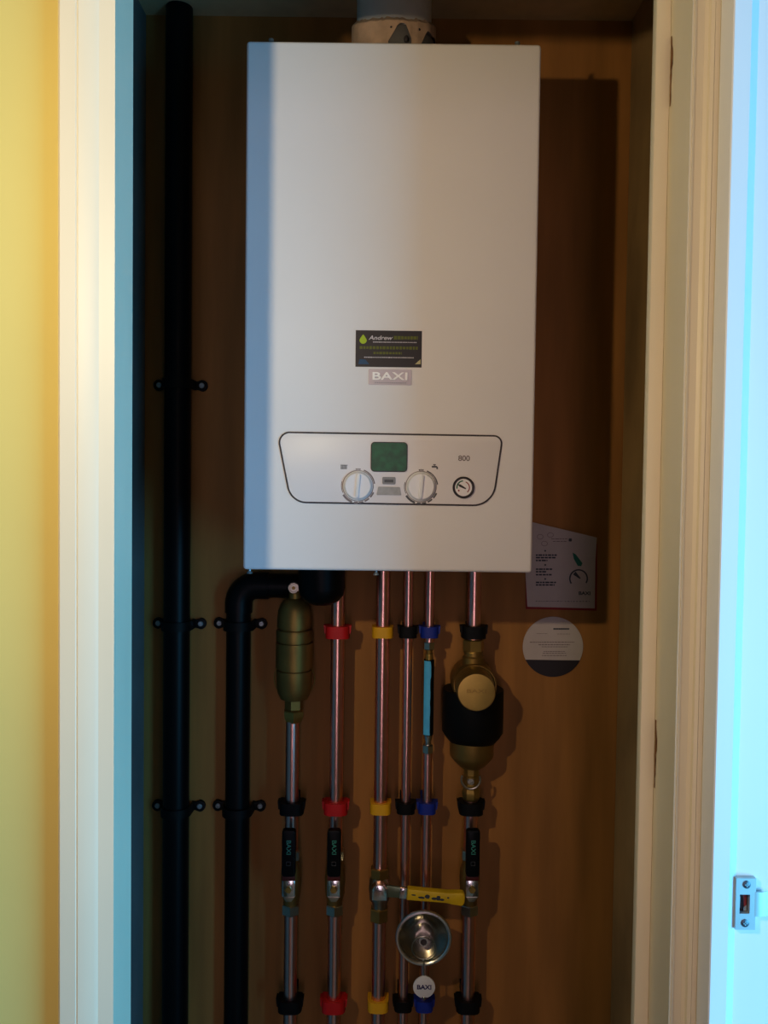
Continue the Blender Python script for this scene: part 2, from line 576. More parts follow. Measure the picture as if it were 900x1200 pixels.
b = NB()
cx, cz = sp(.112, .245)
pts = []
for i in range(28):
    a = 2 * PI * i / 28
    r = .0048
    x, z = r * math.cos(a), r * math.sin(a)
    if z > 0:
        x *= 1 - .75 * (z / r) ** 1.2 * .9
        z *= 1.55
    pts.append((cx + x, cz - .001 + z))
prism(b, pts, ys + .0001, ys - .0003, 'xz')
obj('droplet_logo', b, 'drop', st)
b = NB()
x, z = sp(.378, .195)
letters(b, 'Andrew', x, z, ys, .0056, .0003, .018, shear=.25, width=.0320)
srow(b, .26, .92, .315, .0013)
srow(b, .13, .88, .735, .0014)
obj('lettering', b, 'stickwhite', st)
b = NB()
srow(b, .575, .94, .19, .0048, .035, .05, .008)
srow(b, .06, .94, .47, .0042, .03, .045, .012)
srow(b, .27, .70, .615, .0032, .03, .045, .01)
obj('green_print', b, 'stickgreen', st)
b = NB()
prism(b, [sp(.04, .93), sp(.21, .93), sp(.15, .80), sp(.06, .79)], ys + .0001, ys - .0003, 'xz')
obj('blue_emblem', b, 'stickblue', st)
b = NB()
prism(b, [sp(.90, .91), sp(.985, .91), sp(.985, .77)], ys + .0001, ys - .0003, 'xz')
obj('corner_mark', b, 'stickcream', st)

# raised badge
bd = obj('maker_badge', pxbox(NB(), 432, 433, 482, 451, YB, .0012, .0012), 'badge', boiler)
c = at(457, 441, YB)
b = NB()
letters(b, 'BAXI', c.x, c.z, YB - .0012, .0102, .0016, .02, width=.046)
obj('lettering', b, 'badgeletter', bd)
b = NB()
for i in range(15):
    x = c.x - .02 + i * .0028
    box(b, x, x + .002, YB - .0015, YB - .001, c.z - .0092, c.z - .0080)
obj('small_print', b, 'grey', bd)

# ------------------------------------------------------------------ flue
YFL = 1.285
fc = at(462, 16, YFL)
fx = fc.x
flue = thing('flue_pipe', 'white round flue rising from the top of the boiler into the ceiling', 'flue', (fx, YFL, Z1))
obj('pipe', cyl(NB(), .0552, (fx, YFL, 0), Z1 + .02, ZC - .0005, seg=48), 'flue', flue)
zt = at(462, 24, YFL - .055).z
sk = obj('socket', lathe(NB(), [(.0610, Z1 - .0025), (.0610, zt - .012), (.0585, zt - .006), (.0545, zt - .005)], (fx, YFL, 0), seg=48), 'socket', flue)
b = NB()
n = 96
ring_t, ring_b, ring_u = [], [], []
for i in range(n):
    a = 2 * PI * i / n
    fr = math.degrees(a) - 270            # 0 = facing the hall, + = to the right
    zl = Z1 - .002
    jit = random.uniform(-.0012, .0012)
    side = 1 - math.cos(math.radians(fr))
    f = 0
    if -8 < fr < 26:
        f = min(1, (fr + 8) / 14) if fr < 14 else max(0, min(1, (26 - fr) / 10))
    if fr > 36:
        f = min(1, (fr - 36) / 12)
    if f:
        zl = zt - .034 + .027 * f + jit
    zq = zt - .003 + .022 * min(1, side)
    rr = .0625 + random.uniform(-.0006, .0008)
    ring_b.append(b.verts.new((fx + rr * math.cos(a), YFL + rr * math.sin(a), zl)))
    ring_t.append(b.verts.new((fx + (rr - .0005) * math.cos(a), YFL + (rr - .0005) * math.sin(a), zq + jit)))
    ring_u.append(b.verts.new((fx + .0556 * math.cos(a), YFL + .0556 * math.sin(a), zq + .007 + jit * 1.6)))
for i in range(n):
    j = (i + 1) % n
    b.faces.new((ring_b[i], ring_b[j], ring_t[j], ring_t[i]))
    b.faces.new((ring_t[i], ring_t[j], ring_u[j], ring_u[i]))
obj('sealing_tape', b, 'tape', flue)
for fr, zz, r in ((-4, zt - .013, .0016), (35, zt - .010, .0016), (16, zt - .028, .0035)):
    a = math.radians(270 + fr)
    b = NB()
    bmesh.ops.create_uvsphere(b, u_segments=12, v_segments=8, radius=r, matrix=Matrix.Translation((fx + .0622 * math.cos(a), YFL + .0622 * math.sin(a), zz)) @ Matrix.Diagonal((1, 1, 1.5 if r > .003 else 1, 1)))
    obj('rivet', b, 'line', flue)

# ------------------------------------------------------------------ black waste pipes
YP1 = YW - .0235
xw = at(207.5, 640, YP1).x
p = obj('waste_pipe', cyl(NB(), .0215, (xw, YP1, 0), 0.0, ZC - .0008, seg=40), 'black')
tag(p, 'straight black plastic waste pipe running floor to ceiling at far left', 'pipe', 'black waste pipes')
xc = at(279, 800, YP1).x
zh = at(300, 686, YP1).z
YT = 1.324
cond = thing('waste_pipe', 'black plastic waste pipe with an elbow turning under the boiler', 'pipe', (xc, YP1, 0), 'black waste pipes')
xt = at(377, 690, YT).x
b = NB()
cyl(b, .0200, (xc, YP1, 0), 0.0, zh - .028, seg=40)
obj('pipe', b, 'black', cond)
b = NB()
pts = [(xc, YP1, zh - .045)] + [(xc + .030 - .030 * math.cos(a), YP1, zh - .030 + .030 * math.sin(a)) for a in [PI / 2 * i / 10 for i in range(11)]] + [(xc + .05, YP1, zh)]
tube(b, pts, .0225, 36)
obj('elbow', b, 'black', cond)
b = NB()
tube(b, [(xc + .045, YP1, zh), (xt - .02, YP1, zh), (xt - .012, YP1 - .010, zh), (xt, YP1 - .03, zh)], .0200, 36)
obj('pipe', b, 'black', cond)
zbot = at(374, 709, YT).z
trap = lathe(NB(), [(0, zbot), (.015, zbot + .0013), (.026, zbot + .0065), (.0335, zbot + .0155), (.0362, zbot + .027), (.0362, Z0 + .002)], (xt, YT, 0), seg=44)
obj('trap_cup', trap, 'black', cond)


# saddle clips on the waste pipes
def saddle(x, z, label):
    t = thing('pipe_saddle', label, 'pipe clip', (x, YW, z), 'black saddle clips on the waste pipes')
    b = NB()
    n = 20
    y0 = YW - .0235
    hz = .0075
    prof = []
    R0, R1 = .0222, .0250
    outer = [(-.026, YW)] + [(-.026, YW - .006)] + [(R1 * math.cos(a), y0 + R1 * math.sin(a)) for a in [PI + math.asin(0) + PI * i / n for i in range(n + 1)]] + [(.026, YW - .006), (.026, YW)]
    inner = [(.0222, YW)] + [(R0 * math.cos(a), y0 + R0 * math.sin(a)) for a in [2 * PI - PI * i / n for i in range(n + 1)]] + [(-.0222, YW)]
    prism(b, [(x + u, v) for u, v in outer + inner], z - hz, z + hz)
    obj('strap', b, 'blackclip', t)
    for s in (-1, 1):
        lx = x + s * .0355
        b = NB()
        pts = [(x + s * .0225, z - .0062), (lx - s * .006, z - .0072)] + [(lx + s * .0095 * math.sin(a), z - .0095 * math.cos(a)) for a in [PI * q / 12 for q in range(13)]] + [(lx - s * .006, z + .0072), (x + s * .0225, z + .0062)]
        prism(b, pts, YW, YW - .006, 'xz', .001)
        lug = obj('lug', b, 'blackclip', t)
        obj('screw', lathe(NB(), [(.0046, .005), (.0046, .0066), (.0036, .0074), (.0018, .0074), (.0014, .0066), (0, .0066)], (lx, YW, z), 'y', 18), 'steel', lug)
    return t


rows = {452: 'upper', 730: 'middle', 943: 'lowest'}
s0 = saddle(xw, at(210, 452, YW).z, 'black saddle clip on the leftmost waste pipe, high up beside the boiler')
dup(s0, (xw, YW, at(208, 730, YW).z), 'black saddle clip on the leftmost waste pipe, just below boiler bottom level')
dup(s0, (xw, YW, at(205, 943, YW).z), 'black saddle clip on the leftmost waste pipe, lowest of its three')
dup(s0, (xc, YW, at(281, 730, YW).z), 'black saddle clip just below the elbow of the second waste pipe')
dup(s0, (xc, YW, at(277, 943, YW).z), 'black saddle clip low on the second waste pipe, left of the copper pipes')

# ------------------------------------------------------------------ copper pipes
PY = 1.375
R22, R15 = .0110, .0075
PX = [at(341.5, 1000, PY).x, at(394.5, 860, PY).x, at(447, 860, PY).x, at(476.5, 860, PY).x, at(501.5, 860, PY).x, at(552.5, 900, PY).x]


def zz(px, py, Y=PY):
    return at(px, py, Y).z


def pipe(i, r, z0, z1, label, extra=None):
    b = cyl(NB(), r, (PX[i], PY, 0), z0, z1, seg=28)
    o = obj('copper_pipe', b, 'copper')
    return tag(o, label, 'pipe', 'copper pipes under the boiler')


ZV = [zz(340, 1041, 1.338), zz(392, 1041, 1.338), zz(444, 1046, 1.332), 0, 0, zz(551, 1041, 1.338)]
gzt, gzb = zz(445, 1016), zz(443, 1078)
pipe(0, R22, ZV[0] + .045, zz(345, 838), 'copper pipe between the brass air separator and a black-lever valve')
pipe(0, R22, 0, ZV[0] - .054, 'leftmost copper pipe section at the bottom, below a black-lever valve')
pipe(1, R22, ZV[1] + .045, Z0 - .0003 + .003, 'long copper pipe from boiler to black-lever valve, held by red clips')
pipe(1, R22, 0, ZV[1] - .054, 'copper pipe section below a black-lever valve, in a red clip')
pipe(2, R22, gzt - .004, Z0 + .0027, 'long copper gas pipe from boiler to yellow-lever valve, in yellow clips')
pipe(2, R22, 0, gzb + .004, 'copper gas pipe section below the yellow-lever valve')
pipe(3, R15, 0, Z0 + .0027, 'thin unbroken copper pipe in small black clips, right of the gas pipe')
zl0, zl1 = zz(499, 880), zz(503, 753)
pipe(4, R15, zl1 - .001, Z0 + .0027, 'short thin copper pipe between boiler and blue-labelled filling link')
pipe(4, R15, 0, zl0 + .001, 'thin copper pipe below the filling link, passing behind the chrome dish')
zf1, zf0 = zz(555, 750), zz(552, 936)
pipe(5, R22, zf1 - .001, Z0 + .0027, 'short copper pipe between boiler and brass magnetic filter')
pipe(5, R22, ZV[5] + .045, zf0 + .001, 'short copper pipe between brass filter and right-hand black-lever valve')
pipe(5, R22, 0, ZV[5] - .054, 'rightmost copper pipe section at the bottom, below a black-lever valve')

# union collars where pipes enter the boiler
for i, r, h, nm, lb in ((5, .0245, .006, 'blackclip', 0), (4, .0105, .014, 'blackclip', 0)):
    obj('pipe_collar', cyl(NB(), r, (PX[i], PY, 0), Z0 - h - (.008 if i == 5 else .006), Z0 + .0035, seg=28, ch=.001), nm, boiler)


# ------------------------------------------------------------------ clips on the copper pipes
def clip_shape(cx, cz, r, hw, hh, plain):
    """block round a pipe of radius r: back on the wall, rounded front, hw half width, hh half height"""
    b = NB()
    n = 48
    yb = r + .0035
    fr = r + (.007 if not plain else .006)
    ro = .012 if not plain else .004
    ring = {}
    for lvl, z in enumerate((cz - hh, cz + hh)):
        for side in (0, 1):
            vs = []
            for k in range(n):
                a = 2 * PI * k / n + PI / n
                c, s = math.cos(a), math.sin(a)
                if side == 0:
                    u, v = (r + .0003) * c, (r + .0003) * s
                else:
                    ext = yb if s > 0 else fr
                    t = min(hw / max(abs(c), 1e-6), ext / max(abs(s), 1e-6))
                    u, v = t * c, t * s
                    if s < 0:
                        e = ((abs(u) / hw) ** 3.2 + (abs(v) / fr) ** 3.2) ** (1 / 3.2)
                        u, v = u / e, v / e
                vs.append(b.verts.new((cx + u, PY + v, z)))
            ring[(lvl, side)] = vs
    for k in range(n):
        j = (k + 1) % n
        A, B, D, E = ring[(0, 0)], ring[(0, 1)], ring[(1, 0)], ring[(1, 1)]
        b.faces.new((A[k], A[j], B[j], B[k]))
        b.faces.new((D[k], E[k], E[j], D[j]))
        b.faces.new((B[k], B[j], E[j], E[k]))
        b.faces.new((A[k], D[k], D[j], A[j]))
    box(b, cx - .0085, cx + .0085, PY + r + .003, YW, cz - hh * .8, cz + hh * .8)
    return b


def make_clip(i, z, r, m, label, group, plain=False):
    t = thing('pipe_clip', label, 'pipe clip', (PX[i], YW, z), group)
    if plain:
        obj('clip_body', clip_shape(PX[i], z, r, .0172, .0088, True), m, t)
        return t
    hw = .0195 if r > .01 else .0145
    hh = .0098 if r > .01 else .0090
    obj('clip_body', clip_shape(PX[i], z, r, hw, hh, False), m, t)
    for s in (-1, 1):
        b = NB()
        pts = [(PX[i] + s * (hw - .003), z - hh * .55), (PX[i] + s * (hw + .0018), z - hh * .2), (PX[i] + s * (hw + .0030), z + hh * 1.12), (PX[i] + s * (hw - .0035), z + hh * 1.0)]
        prism(b, pts, PY + .008, PY - .007, 'xz')
        obj('latch' if s > 0 else 'hinge', b, m, t)
    return t


ROW = {1: (740, 'just under the boiler'), 2: (945, 'in the middle row'), 3: (1175, 'in the bottom row')}
CX = {1: [345, 398, 450, 478, 504, 556], 2: [342, 396, 446, 477, 502, 552], 3: [338, 392, 443, 473, 497, 549]}
spec = [(0, R22, 'blackclip', 'black', 'the leftmost copper pipe', False), (1, R22, 'red', 'red', 'the second copper pipe', False),
        (2, R22, 'yellow', 'yellow', 'the gas pipe', True), (3, R15, 'blackclip', 'small black', 'the thin pipe by the gas pipe', False),
        (4, R15, 'blue', 'blue', 'the thin pipe of the filling link', False), (5, R22, 'blackclip', 'black', 'the rightmost copper pipe', False)]
for i, r, m, cname, where, plain in spec:
    first = None
    for rw in (1, 2, 3):
        if i == 0 and rw == 1:
            continue
        z = zz(CX[rw][i], ROW[rw][0])
        lb = '%s clip on %s, %s' % (cname, where, ROW[rw][1])
        gr = '%s pipe clips' % cname
        if first is None:
            first = make_clip(i, z, r, m, lb, gr, plain)
        else:
            dup(first, (PX[i], YW, z), lb, gr)


# ------------------------------------------------------------------ brass air separator
def S(py, cxp=345):
    return zz(cxp, py)


sx = at(345, 770, PY).x
k = PY / F
sep = thing('air_separator', 'tall brass air separator with vent cap, standing on the leftmost copper pipe', 'air separator', (sx, PY, S(838)))
prof = [(.0125, S(701)), (.0180, S(703.5)), (.0236, S(708.5)), (.0268, S(715)), (.0282, S(724)), (.0284, S(734.6)), (.0245, S(735.2)), (.0245, S(737.2)), (.0290, S(737.6)), (.0300, S(740)),
        (.0300, S(750)), (.0268, S(750.4)), (.0268, S(752.2)), (.0302, S(752.6)), (.0302, S(782)), (.0262, S(782.4)), (.0262, S(784.4)), (.0290, S(785)), (.0288, S(804)), (.0262, S(812)), (.0225, S(818)), (.0195, S(819)), (0, S(819))]
obj('body', lathe(NB(), [(0, S(701))] + prof, (sx, PY, 0), seg=44), 'brassd', sep)
obj('vent_neck', lathe(NB(), [(.0105, S(703.5)), (.0098, S(697)), (.0092, S(692)), (.006, S(685)), (0, S(684))], (sx, PY, 0), seg=28), 'brassd', sep)
cv = at(343.5, 689, PY - .012)
vc = obj('vent_cap', lathe(NB(), [(.0092, -.004), (.0092, .003), (.0082, .0042), (.0064, .0042), (.0058, .0030), (0, .0030)], (sx - .001, PY - .010, cv.z), 'y', 28), 'nickel', sep)
obj('vent_slot', lathe(NB(), [(.0028, .0025), (.0028, .0036), (0, .0036)], (sx - .001, PY - .010, cv.z), 'y', 14), 'brassd', vc)
obj('nut', cyl(NB(), .0150, (sx, PY, 0), S(831), S(818.5), seg=6, ch=.001, phase=.3), 'brassd', sep)
obj('nut', lathe(NB(), [(.0125, S(846)), (.0165, S(841)), (.0178, S(838)), (.0178, S(832.5)), (.0150, S(831)), (.0118, S(831)), (.0118, S(846))], (sx, PY, 0), seg=6, phase=.6), 'brass', sep)
b = NB()
rc = at(346, 796, PY)
tube(b, [(sx + .0330 * math.cos(a), PY + .004, rc.z + .0330 * math.sin(a) * .95) for a in [2 * PI * i / 48 for i in range(48)]], .0009, 8, True)
obj('wire_ring', b, 'brass', sep)


# ------------------------------------------------------------------ valves with black levers
def valve(i, label):
    x, z = PX[i], ZV[i]
    t = thing('lever_valve', label, 'valve', (x, PY, z), 'black-lever valves on the copper pipes')
    obj('body', lathe(NB(), [(.0118, -.048), (.0125, -.036), (.0155, -.026), (.0168, 0), (.0155, .016), (.0125, .024), (.0118, .034)], (x, PY, z), seg=28), 'brassd', t)
    for a, c in ((-.0595, -.0430), (.031, .047)):
        obj('nut', cyl(NB(), .0152, (x, PY, z), a, c, seg=6, ch=.0014, phase=PI / 6), 'nickel', t)
    obj('stem', cyl(NB(), .0080, (x, PY, z), 0, .034, 'y', 20), 'brassd', t)
    b = NB()
    box(b, x - .0102, x + .0102, PY - .040, PY - .032, z - .0125, z + .0135, .0012)
    hd = obj('stem_plate', b, 'chrome', t)
    obj('stem_nut', cyl(NB(), .0056, (x, PY, z), .039, .0445, 'y', 6, .0006), 'brass', hd)
    b = NB()
    prism(b, [(x - .0105, z - .0135), (x + .0105, z - .0135), (x + .0040, z - .0225), (x - .0040, z - .0225)], PY - .030, PY - .037, 'xz', .001)
    obj('stop_lug', b, 'nickel', t)
    b = NB()
    box(b, x - .0102, x + .0102, PY - .0405, PY - .035, z + .0137, z + .0215, .0006)
    obj('band', b, 'redband', t)
    b = NB()
    prism(b, rrect(x - .0108, x + .0108, z + .0208, z + .0962, .005), PY - .033, PY - .0445, 'xz', .0025)
    lv = obj('lever', b, 'black', t)
    b = NB()
    letters(b, 'BAXI', x + .0004, z + .0690, PY - .0444, .0070, .0004, .01, rot=-PI / 2, width=.0225)
    obj('lettering', b, 'teal', lv)
    b = NB()
    band(b, [(x - .0030, z + .0400), (x + .0030, z + .0400), (x + .0030, z + .0460), (x - .0030, z + .0460)], .0007, PY - .0443, PY - .0448)
    obj('square_mark', b, 'greyd', lv)
    return t


v0 = valve(0, 'black-lever valve on the leftmost copper pipe, nearest the black waste pipes')
dup(v0, (PX[1], PY, ZV[1]), 'black-lever valve on the copper pipe with red clips')
dup(v0, (PX[5], PY, ZV[5]), 'black-lever valve below the brass filter, at the tip of the yellow lever')

# ------------------------------------------------------------------ gas valve
gx, gz = PX[2], ZV[2]
gv = thing('gas_valve', 'gas valve with a long yellow lever pointing right across the pipes', 'valve', (gx, PY, gz))
obj('body', lathe(NB(), [(.0118, -.046), (.0130, -.036), (.0165, -.030), (.0178, -.012), (.0165, .002), (.0118, .008), (.0110, .014)], (gx, PY, gz), seg=28), 'nickel', gv)
for a, c in ((gzb - gz, zz(443, 1063) - gz), (zz(445, 1028) - gz, gzt - gz)):
    obj('nut', cyl(NB(), .0160, (gx, PY, gz), a, c, seg=6, ch=.0014, phase=PI / 6), 'brassd', gv)
obj('stem', cyl(NB(), .0080, (gx, PY, gz), 0, .036, 'y', 20), 'nickel', gv)
b = NB()
prism(b, [(gx - .0125, gz - .0125), (gx + .0125, gz - .0125), (gx + .0130, gz + .0060), (gx + .0060, gz + .0128), (gx - .0060, gz + .0128), (gx - .0130, gz + .0060)], PY - .030, PY - .046, 'xz', .0025)
obj('stem_plate', b, 'chrome', gv)
tip = at(544.5, 1053, PY - .04)
g0 = Vector((gx + .010, gz + .0005))
g1 = Vector((tip.x, tip.z))
ax_ = (g1 - g0).normalized()
nr = Vector((-ax_.y, ax_.x))


def along(s, w):
    q = g0 + ax_ * s + nr * w
    return (q.x, q.y)


Lg = (g1 - g0).length
b = NB()
prism(b, [along(0, -.0095), along(.024, -.0085), along(.042, -.0080), along(.042, .0080), along(.024, .0085), along(0, .0095)], PY - .036, PY - .040, 'xz', .0006)
obj('lever_arm', b, mat('lever_arm_steel', (.2, .24, .16), .4, .8), gv)
b = NB()
prism(b, [along(.022, -.0086), along(.034, -.0084), along(.034, .0084), along(.022, .0086)], PY - .0395, PY - .0425, 'xz', .0006)
obj('arm_band', b, 'chrome', gv)
b = NB()
prof = [along(.034, -.0090), along(.060, -.0088), along(Lg - .028, -.0084), along(Lg - .020, -.0098)] + \
       [along(Lg - .006 + .006 * math.sin(a), -.0046 - .0062 * math.cos(a)) for a in [PI / 2 * i / 6 for i in range(7)]] + \
       [along(Lg - .006 + .006 * math.cos(a), .0046 + .0062 * math.sin(a)) for a in [PI / 2 * i / 6 for i in range(7)]] + \
       [along(Lg - .020, .0098), along(Lg - .028, .0088), along(.060, .0092), along(.034, .0096)]
prism(b, prof, PY - .033, PY - .0455, 'xz', .0028)
sl = obj('yellow_grip', b, 'lever', gv)
b = NB()
for s, w, a, c in ((.044, .001, .006, .0007), (.057, -.002, .009, .0012), (.066, .0005, .0065, .0027), (.077, -.002, .007, .0016), (.0835, -.0005, .0055, .0030), (.0895, -.0025, .006, .0014), (.099, .0015, .0028, .0011)):
    pts = []
    for i in range(14):
        t = 2 * PI * i / 14
        pts.append(along(s + a * .62 * math.cos(t) * random.uniform(.85, 1.1), w + c * 1.35 * math.sin(t) * random.uniform(.8, 1.15)))
    prism(b, pts, PY - .0450, PY - .0459, 'xz')
obj('worn_print', b, 'print', sl)

# ------------------------------------------------------------------ filling link
fx_ = PX[4]
fl = thing('filling_link', 'slim filling link with bright blue label on the thin copper pipe', 'filling link', (fx_, PY, zl0))
U = lambda py: zz(501, py)
obj('nut', cyl(NB(), .0092, (fx_, PY, 0), U(761), U(752), seg=6, ch=.001, phase=PI / 6), 'nickel', fl)
obj('nipple', lathe(NB(), [(.0050, U(766)), (.0052, U(764)), (.0060, U(761)), (.0060, U(760))], (fx_, PY, 0), seg=20), 'brassd', fl)
obj('ferrule', cyl(NB(), .0066, (fx_, PY, 0), U(773), U(765.5), seg=24, ch=.0006), 'brass', fl)
hs = obj('hose', cyl(NB(), .0086, (fx_, PY, 0), U(861), U(772.5), seg=28, ch=.001), 'blackclip', fl)
b = NB()
pts = []
for lv in range(25):
    z = U(773.5) + (U(860) - U(773.5)) * lv / 24
    row = []
    e = 20 + random.choice((0, 0, -5, 3)) - (6 if 6 < lv else 0)
    for a in [(-62 + (e + 62) * q / 8) for q in range(9)]:
        t = math.radians(270 + a)
        row.append(b.verts.new((fx_ + .0090 * math.cos(t), PY + .0090 * math.sin(t), z)))
    pts.append(row)
for r0, r1 in zip(pts, pts[1:]):
    for q in range(8):
        b.faces.new((r0[q], r0[q + 1], r1[q + 1], r1[q]))
obj('blue_label', b, 'bluelabel', hs)
obj('ferrule', lathe(NB(), [(.0078, U(861)), (.0072, U(865)), (.0055, U(868)), (.0055, U(873))], (fx_, PY, 0), seg=24), 'chrome', fl)
obj('nut', cyl(NB(), .0092, (fx_, PY, 0), U(882), U(872.5), seg=6, ch=.001, phase=PI / 6), 'nickel', fl)

# ------------------------------------------------------------------ magnetic filter
mx = PX[5]
mf = thing('magnetic_filter', 'brass filter with round front cap and black collar on the rightmost pipe', 'filter', (mx, PY, zf0))
V = lambda py, Y=PY: zz(555, py, Y)
obj('nut', cyl(NB(), .0172, (mx, PY, 0), V(763), V(749), seg=6, ch=.0015, phase=.15), 'brass', mf)
obj('neck', lathe(NB(), [(.0160, V(764)), (.0150, V(762)), (.0150, V(768)), (.0175, V(770)), (.0175, V(790))], (mx, PY, 0), seg=30), 'brassd', mf)
cb = at(556.5, 804, PY - .020)
hx = cb.x
obj('housing', lathe(NB(), [(.0350, -.040), (.0355, .0), (.0355, .020), (.0340, .0225), (.0325, .0225), (.0310, .018), (0, .018)], (hx, PY, cb.z), 'y', 48), 'brassd', mf)
cf = at(558.5, 811.5, 1.300)
rcap = 22.8 * 1.300 / F
cap = obj('front_cap', lathe(NB(), [(rcap, -.060), (rcap, -.002), (rcap - .0012, 0), (rcap - .003, .0002), (0, .0002)], (cf.x, 1.300, cf.z), 'y', 48), 'brass', mf)
b = NB()
letters(b, 'BAXI', cf.x, cf.z + .002, 1.300 - .0002, .0058, .0005, .01, width=.030)
obj('lettering', b, 'brassd', cap)
ycf = PY - .049
b = NB()
zt_ = at(556, 811, PY - .02).z
zb1, zb2 = at(556, 857, PY).z, at(556, 870, PY).z
lathe(b, [(.030, zt_), (.0490, zt_), (.0495, zt_ - .003), (.0495, zb1), (.0440, zb1 - .009), (.0360, zb2), (.030, zb2)], (mx + .001, PY + .004, 0), seg=48)
obj('magnet_collar', b, 'blackclip', mf)
obj('bowl', lathe(NB(), [(.0355, V(872) + .012), (.0355, V(884)), (.0335, V(887)), (.0220, V(896)), (.0170, V(898)), (.0165, V(899)), (0, V(899))], (mx, PY, 0), seg=44), 'brassd', mf)
obj('drain_neck', lathe(NB(), [(.0130, V(899.5)), (.0130, V(907)), (.0150, V(908)), (.0150, V(910)), (.0130, V(911)), (.0135, V(922)), (.0155, V(926)), (.0150, V(934)), (.0118, V(937))], (mx, PY, 0), seg=8, phase=.2), 'brass', mf)
dr = at(552, 917, PY - .020)
obj('drain_screw', lathe(NB(), [(.0058, -.010), (.0058, .001), (.0048, .002), (.0030, .002), (.0024, .0006), (0, .0006)], (dr.x, PY - .016, dr.z), 'y', 24), 'nickel', mf)
b = NB()
tube(b, [(dr.x + .0152 * math.cos(a), PY - .018, dr.z + .004 + .0150 * math.sin(a)) for a in [math.radians(-205 + 230 * i / 28) for i in range(29)]], .0019, 10)
obj('wire_handle', b, 'nickel', mf)

# ------------------------------------------------------------------ chrome dish with key ring
YD = 1.325
dc = at(496.3, 1098, YD)
RD = 33.5 * YD / F
dish = thing('chrome_dish', 'round chrome dish with a nozzle at its centre, hung below the yellow lever', 'dish', (dc.x, YD, dc.z))
obj('bowl', lathe(NB(), [(.006, -.0235), (.014, -.022), (.028, -.012), (RD - .003, -.001), (RD - .001, .001), (RD - .0045, .001), (.029, -.0085), (.014, -.0185), (.006, -.0205)],
                  (dc.x, YD, dc.z), 'y', 64), mat('dish_inside', (.34, .30, .24), .27, 1.0, var=.25, scale=60), dish)
obj('rim', lathe(NB(), [(RD - .0058, .0), (RD - .001, -.0012), (RD, .001), (RD, .004), (RD - .0012, .0055), (RD - .0040, .0058), (RD - .0056, .0045), (RD - .0062, .002), (RD - .0058, .0)],
                 (dc.x, YD, dc.z), 'y', 64, caps=False), mat('rim_chrome', (.78, .76, .72), .28, 1.0, var=.05), dish)
nz_c = at(496.5, 1105, YD - .004)
b = NB()
pr_ = [(.0175, -.019), (.0120, -.012), (.0092, -.002), (.0082, .007), (.0070, .0085), (.0050, .0085), (.0046, .006), (.0046, -.010), (0, -.010)]
lathe(b, pr_, (dc.x, YD, dc.z - .004), 'y', 32)
obj('nozzle', b, 'chrome', dish)
obj('bore', lathe(NB(), [(.0045, -.011), (.0045, .0058), (0, .0058)], (dc.x, YD, dc.z - .004), 'y', 24), 'line', dish)
obj('spigot', cyl(NB(), .006, (dc.x, YD, dc.z), -.044, -.0202, 'y', 20), 'chrome', dish)
# ring and tag hanging from the nozzle
rt = thing('key_ring', 'wire key ring with a white round tag hanging from the chrome dish', 'key ring', (dc.x, YD - .0085, dc.z - .04))
rr = .0182
rz = dc.z - .004 + .0085 - rr
b = NB()
tube(b, [(dc.x + rr * math.cos(a), YD - .0068 - .003 * math.sin(a) * 0 , rz + rr * math.sin(a)) for a in [2 * PI * i / 48 for i in range(48)]], .0009, 8, True)
obj('ring', b, 'nickel', rt)
zlk = rz - rr
tc_ = at(497, 1156.5, YD - .007)
b = NB()
bmesh.ops.create_uvsphere(b, u_segments=12, v_segments=8, radius=.0024, matrix=Matrix.Translation((dc.x + .0005, YD - .007, zlk - .001)))
tube(b, [(dc.x + .0005, YD - .007, zlk - .002), (tc_.x - .001, YD - .007, (zlk + tc_.z + .017) / 2), (tc_.x, YD - .007, tc_.z + .0165)], .0011, 8)
obj('link', b, 'nickel', rt)
b = NB()
rt_ = 13.2 * (YD - .007) / F
pts = []
for i in range(60):
    a = 2 * PI * i / 60
    r = rt_ * (1 - .14 * math.exp(-((a - PI * 1.5) / .13) ** 2) + .05 * math.exp(-((a - PI * .5) / .3) ** 2))
    pts.append((tc_.x + r * math.cos(a), tc_.z + r * math.sin(a)))
prism(b, pts, YD - .006, YD - .0085, 'xz', .0007)
tg = obj('tag', b, 'white', rt)
b = NB()
letters(b, 'BAXI', tc_.x, tc_.z + .0005, YD - .0085, .0072, .0004, .025, width=.0225)
obj('lettering', b, 'navy', tg)
b = NB()
bmesh.ops.create_uvsphere(b, u_segments=12, v_segments=8, radius=.002, matrix=Matrix.Translation((tc_.x + .0002, YD - .007, tc_.z - rt_ - .001)) @ Matrix.Diagonal((1, 1, 1.8, 1)))
obj('bead', b, 'nickel', rt)

# ------------------------------------------------------------------ leaflet and round card on the board
YL = YW - .004
lf = thing('instruction_leaflet', 'white printed leaflet with a red edge pinned beside the boiler bottom', 'leaflet', tuple(at(657, 712, YW)))
cn = [at(612, 609, YL), at(698, 629.5, YL), at(697, 713, YL), at(618, 711, YL)]
b = NB()
nU, nV = 12, 12
grid = []
for j in range(nV + 1):
    row = []
    for i in range(nU + 1):
        u, v = i / nU, j / nV
        p = (cn[0] * (1 - u) + cn[1] * u) * (1 - v) + (cn[3] * (1 - u) + cn[2] * u) * v
        curl = .010 * max(0, u - .6) * max(0, .35 - v) * 6
        row.append(b.verts.new((p.x, YL - curl, p.z)))
    grid.append(row)
for j in range(nV):
    for i in range(nU):
        b.faces.new((grid[j][i], grid[j][i + 1], grid[j + 1][i + 1], grid[j + 1][i]))
obj('sheet', b, 'paper', lf)
b = NB()
rc_ = [at(615, 618, YW), at(699.5, 637, YW), at(699, 715.5, YW), at(616, 713.5, YW)]
